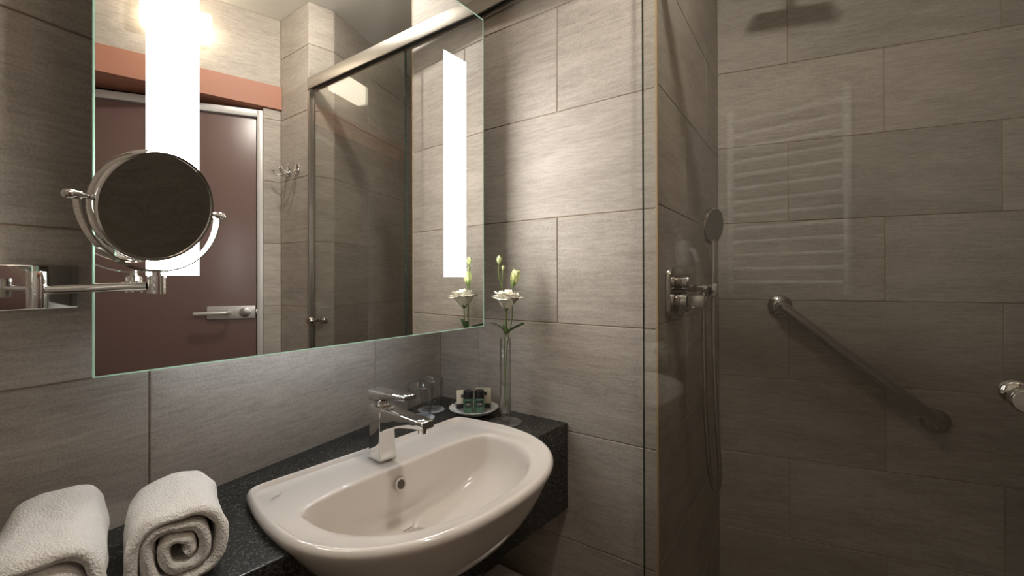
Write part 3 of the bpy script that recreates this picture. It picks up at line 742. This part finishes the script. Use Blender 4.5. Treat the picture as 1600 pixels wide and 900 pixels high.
rolled_towel(-.9655, -.286, .0535, .205, math.radians(-13), 1.12, 2, 'white rolled towel on the counter, the one nearer the left wall')

# lower shelf with a folded towel
sh = thing('lower_shelf', 'thin steel shelf on the wall under the basin', 'shelf', (-.25, -.33, .345))
bm = BM()
for k in range(9): tube(bm, [(-.36, -.16+.04*k, 0), (.247, -.16+.04*k, 0)], .004, 8)
obj('shelf_bars', bm, 'steel', sh, smooth=40)
bm = BM(); tube(bm, [(-.30, -.17, -.008), (-.30, .27, -.008)], .005, 8); obj('bracket', bm, 'steel', sh, smooth=40)
bm = BM(); tube(bm, [(.22, -.17, -.008), (.22, .31, -.008)], .005, 8); obj('bracket', bm, 'steel', sh, smooth=40)
ft = thing('folded_towel', 'white folded towel on the shelf under the basin', 'towel', (-.19, -.375, .3495), math.radians(-3))
for k in range(3):
    bm = BM(); box(bm, -.165, .162-.006*k, -.12, .118-.004*k, .0005+.0225*k, .0225+.0225*k, .009, 4)
    bmesh.ops.subdivide_edges(bm, edges=[e for e in bm.edges if e.calc_length() > .08], cuts=12, use_grid_fill=True)
    for v in bm.verts: v.co.z += noise.noise(Vector((v.co.x*18, v.co.y*18, k*3.3)))*.002
    obj('fold', bm, 'terry', ft, smooth=60)

# ------------------------------------------------------------------ robe hooks on the pillar
pd = (PI_OUT-PI_D).normalized()
for y_, label in ((-1.555, 'chrome double robe hook on the tiled pillar, nearer the door'), (-1.475, 'chrome double robe hook on the tiled pillar, nearer the shower')):
    t_ = (y_-PI_D.y)/(PI_OUT.y-PI_D.y); p = PI_D.lerp(PI_OUT, t_)
    h = thing('robe_hook', label, 'hook', (p.x, p.y, 1.787), math.atan2(pd.y, pd.x)-math.pi/2, 'robe hooks')
    # local -x points into the room
    bm = BM(); lathe(bm, [(.020, .0008), (.021, .003), (.019, .008), (.010, .010)], 24, frame_to((0, 0, 0), (-1, 0, 0)) @ Matrix.Scale(1.25, 4, (0, 1, 0)))
    obj('rosette', bm, 'chrome', h, smooth=50)
    for s in (-1, 1):
        bm = BM(); P = spline([(-.008, 0, -.004), (-.020, s*.008, -.016), (-.034, s*.018, -.022), (-.050, s*.026, -.016), (-.060, s*.030, .0)], 6); tube(bm, P, .0042, 10); sphere(bm, P[-1], .0058, seg=12); obj('prong', bm, 'chrome', h, smooth=60)

# ------------------------------------------------------------------ shower fittings
RY = -SE
mx_ = thing('shower_mixer', 'chrome shower mixer with two knobs on the side wall of the shower', 'shower mixer', (.15, RY, 1.16))
bm = BM(); pts = []
def rr_xz(x0, x1, z0, z1, r, y, k=5):
    out = []
    for cx, cz, a0 in ((x1-r, z1-r, 0), (x0+r, z1-r, 90), (x0+r, z0+r, 180), (x1-r, z0+r, 270)):
        for i in range(k+1):
            a = math.radians(a0+90*i/k); out.append(Vector((cx+r*math.cos(a), y, cz+r*math.sin(a))))
    return out
rings(bm, [rr_xz(-.085, .075, 0, .140, .03, -.0008), rr_xz(-.085, .075, 0, .140, .03, -.009), rr_xz(-.082, .072, .003, .137, .028, -.013)]); obj('cover_plate', bm, 'shade_chrome', mx_, smooth=40)
bm = BM(); cyl(bm, (-.02, -.0132, .098), (0, -1, 0), .021, .034, bev=.002); cyl(bm, (-.02, -.042, .098), (1, 0, 0), .0045, .035, 12); cyl(bm, (-.02, -.042, .098), (-1, 0, 0), .0045, .035, 12); obj('diverter_knob', bm, 'shade_chrome', mx_, smooth=40)
bm = BM(); cyl(bm, (-.02, -.0132, .047), (0, -1, 0), .027, .030, bev=.003); obj('control_knob', bm, 'shade_chrome', mx_, smooth=40)
bm = BM(); box(bm, -.04, .0, -.085, -.044, .030, .066, .004); obj('control_lever', bm, 'shade_chrome', mx_, smooth=40)

hb_ = thing('shower_bracket', 'chrome wall bracket holding the hand shower', 'bracket', (.30, RY, 1.235))
bm = BM(); box(bm, -.025, .025, -.010, -.001, -.022, .028, .003); obj('rosette', bm, 'shade_chrome', hb_, smooth=40)
bm = BM(); box(bm, -.009, .009, -.060, -.0102, -.006, .014, .003); obj('bracket_arm', bm, 'shade_chrome', hb_, smooth=40)
bm = BM(); cyl(bm, (0, -.046, -.007), (0, 0, -1), .0105, .026, bev=.0015); obj('hose_outlet', bm, 'shade_chrome', hb_, smooth=40)
bm = BM(); box(bm, -.016, .016, -.086, -.0605, -.018, .020, .003); obj('holder_clip', bm, 'shade_chrome', hb_, smooth=40)
hs_ = thing('hand_shower', 'chrome hand shower with a round head standing in its bracket', 'hand shower', (.30, RY-.073, 1.256))
hn = Vector((-.30, -.95, -.12)).normalized()
bm = BM(); P = spline([(0, 0, 0), (0, -.001, .05), (0, -.002, .105), (0, .001, .125)], 6); tube(bm, P, [.009]*6+[.0085]*6+[.0095]*6+[.011], 16); obj('handle', bm, 'shade_chrome', hs_, smooth=50)
bm = BM(); hc = Vector((0, .004, .168)); lathe(bm, [(.010, -.020), (.036, -.018), (.050, -.009), (.053, .0), (.0535, .006), (.051, .0085)], 40, frame_to(hc, hn)); obj('shower_head', bm, 'shade_chrome', hs_, smooth=40)
bm = BM(); lathe(bm, [(.0505, .0087), (.0495, .0102), (.001, .0115)], 40, frame_to(hc, hn)); obj('spray_face', bm, mat('spray_face', lin(110, 106, 100), .45), hs_, smooth=40)
hose = BM()
P = spline([(.30, RY-.046, 1.201), (.302, RY-.0465, 1.05), (.305, RY-.050, .85), (.313, RY-.058, .70), (.322, RY-.073, .640), (.315, RY-.086, .690), (.303, RY-.080, .85), (.30, RY-.074, 1.05), (.30, RY-.073, 1.214)], 14)
tube(hose, P, .0062, 10)
ho = obj('shower_hose', hose, noise_bump(mat('hose_metal', (.6, .58, .55, 1), .25, 1.0), 400, .5), smooth=60); tag(ho, 'long looping metal hose of the hand shower', 'hose')

# grab bar on the rear shower wall
bn = Vector((-math.cos(BTH), -math.sin(BTH), 0))
ga = Vector((.859, -.9471, 1.164)); gb = Vector((.9577, -1.3902, .7827))
def on_rear(P): 
    q = P - Vector((BK0.x, BK0.y, 0)); return P - bn*(q.dot(bn)) 
ga, gb = on_rear(ga), on_rear(gb)
gbr = thing('grab_bar', 'slanted chrome grab bar on the rear shower wall', 'grab bar', ga)
u_ = (gb-ga).normalized()
bm = BM(); tube(bm, spline([ga+bn*.012, ga+bn*.034+u_*.004, ga+bn*.048+u_*.022, ga+bn*.051+u_*.05, gb+bn*.051-u_*.05, gb+bn*.048-u_*.022, gb+bn*.034-u_*.004, gb+bn*.012], 8), .0198, 20); obj('bar', bm, 'shade_chrome', gbr, local=False, smooth=60)
for p in (ga, gb):
    bm = BM(); lathe(bm, [(.040, .001), (.0415, .003), (.040, .010), (.030, .017), (.018, .021)], 36, frame_to(p, bn)); obj('flange', bm, 'shade_chrome', gbr, local=False, smooth=40)

# rain shower on a ceiling arm
rs = thing('rain_shower', 'square rain shower head hanging from the ceiling', 'shower head', (.47, -.985, CEIL))
bm = BM(); lathe(bm, [(.03, -.0008), (.03, -.008), (.011, -.010), (.011, -.186)], 20); obj('ceiling_arm', bm, 'chrome', rs, smooth=40)
bm = BM(); box(bm, -.09, .09, -.09, .09, -.202, -.187, .003); obj('rain_head', bm, 'chrome', rs, smooth=40)

# ------------------------------------------------------------------ on the left wall: hair dryer and towel radiator (seen as reflections in the glass)
hd = thing('hair_dryer', 'white wall-mounted hair dryer on the left wall, reflected in the shower glass', 'hair dryer', (XL, -.36, 1.33))
bm = BM(); box(bm, .001, .05, -.045, .045, -.03, .0, .006); obj('wall_holder', bm, 'white', hd, smooth=40)
bm = BM(); lathe(bm, [(.030, .0), (.036, .02), (.040, .07), (.040, .115), (.034, .128)], 28, Matrix.Translation((.062, 0, .002))); obj('dryer_barrel', bm, 'white', hd, smooth=50)
bm = BM(); tube(bm, spline([(.062, -.03, .09), (.07, -.06, .07), (.07, -.075, .02)], 6), .013, 14); obj('dryer_handle', bm, 'white', hd, smooth=50)
bm = BM(); tube(bm, [(.07+.012*math.cos(k*.9), -.075+.002*k*.1, .005-.0022*k+.0) if False else (.065+.012*math.cos(k*.9), -.075+.012*math.sin(k*.9), .012-.0016*k) for k in range(130)], .0025, 6); obj('coiled_cord', bm, 'white', hd, smooth=60)
rd = thing('towel_radiator', 'white ladder towel radiator on the left wall, reflected in the shower glass', 'radiator', (XL, -.80, 1.20))
for y_ in (-.22, .22):
    bm = BM(); cyl(bm, (.05, y_, 0), (0, 0, 1), .016, .85, 16, .003); obj('upright', bm, 'white', rd, smooth=50)
    bm = BM(); cyl(bm, (.001, y_, .1), (1, 0, 0), .009, .035, 12); obj('wall_fixing', bm, 'white', rd, smooth=50)
    bm = BM(); cyl(bm, (.001, y_, .75), (1, 0, 0), .009, .035, 12); obj('wall_fixing', bm, 'white', rd, smooth=50)
for k in range(13):
    bm = BM(); cyl(bm, (.05, -.205, .05+k*.0625), (0, 1, 0), .011, .41, 12); obj('rung', bm, 'white', rd, smooth=50)
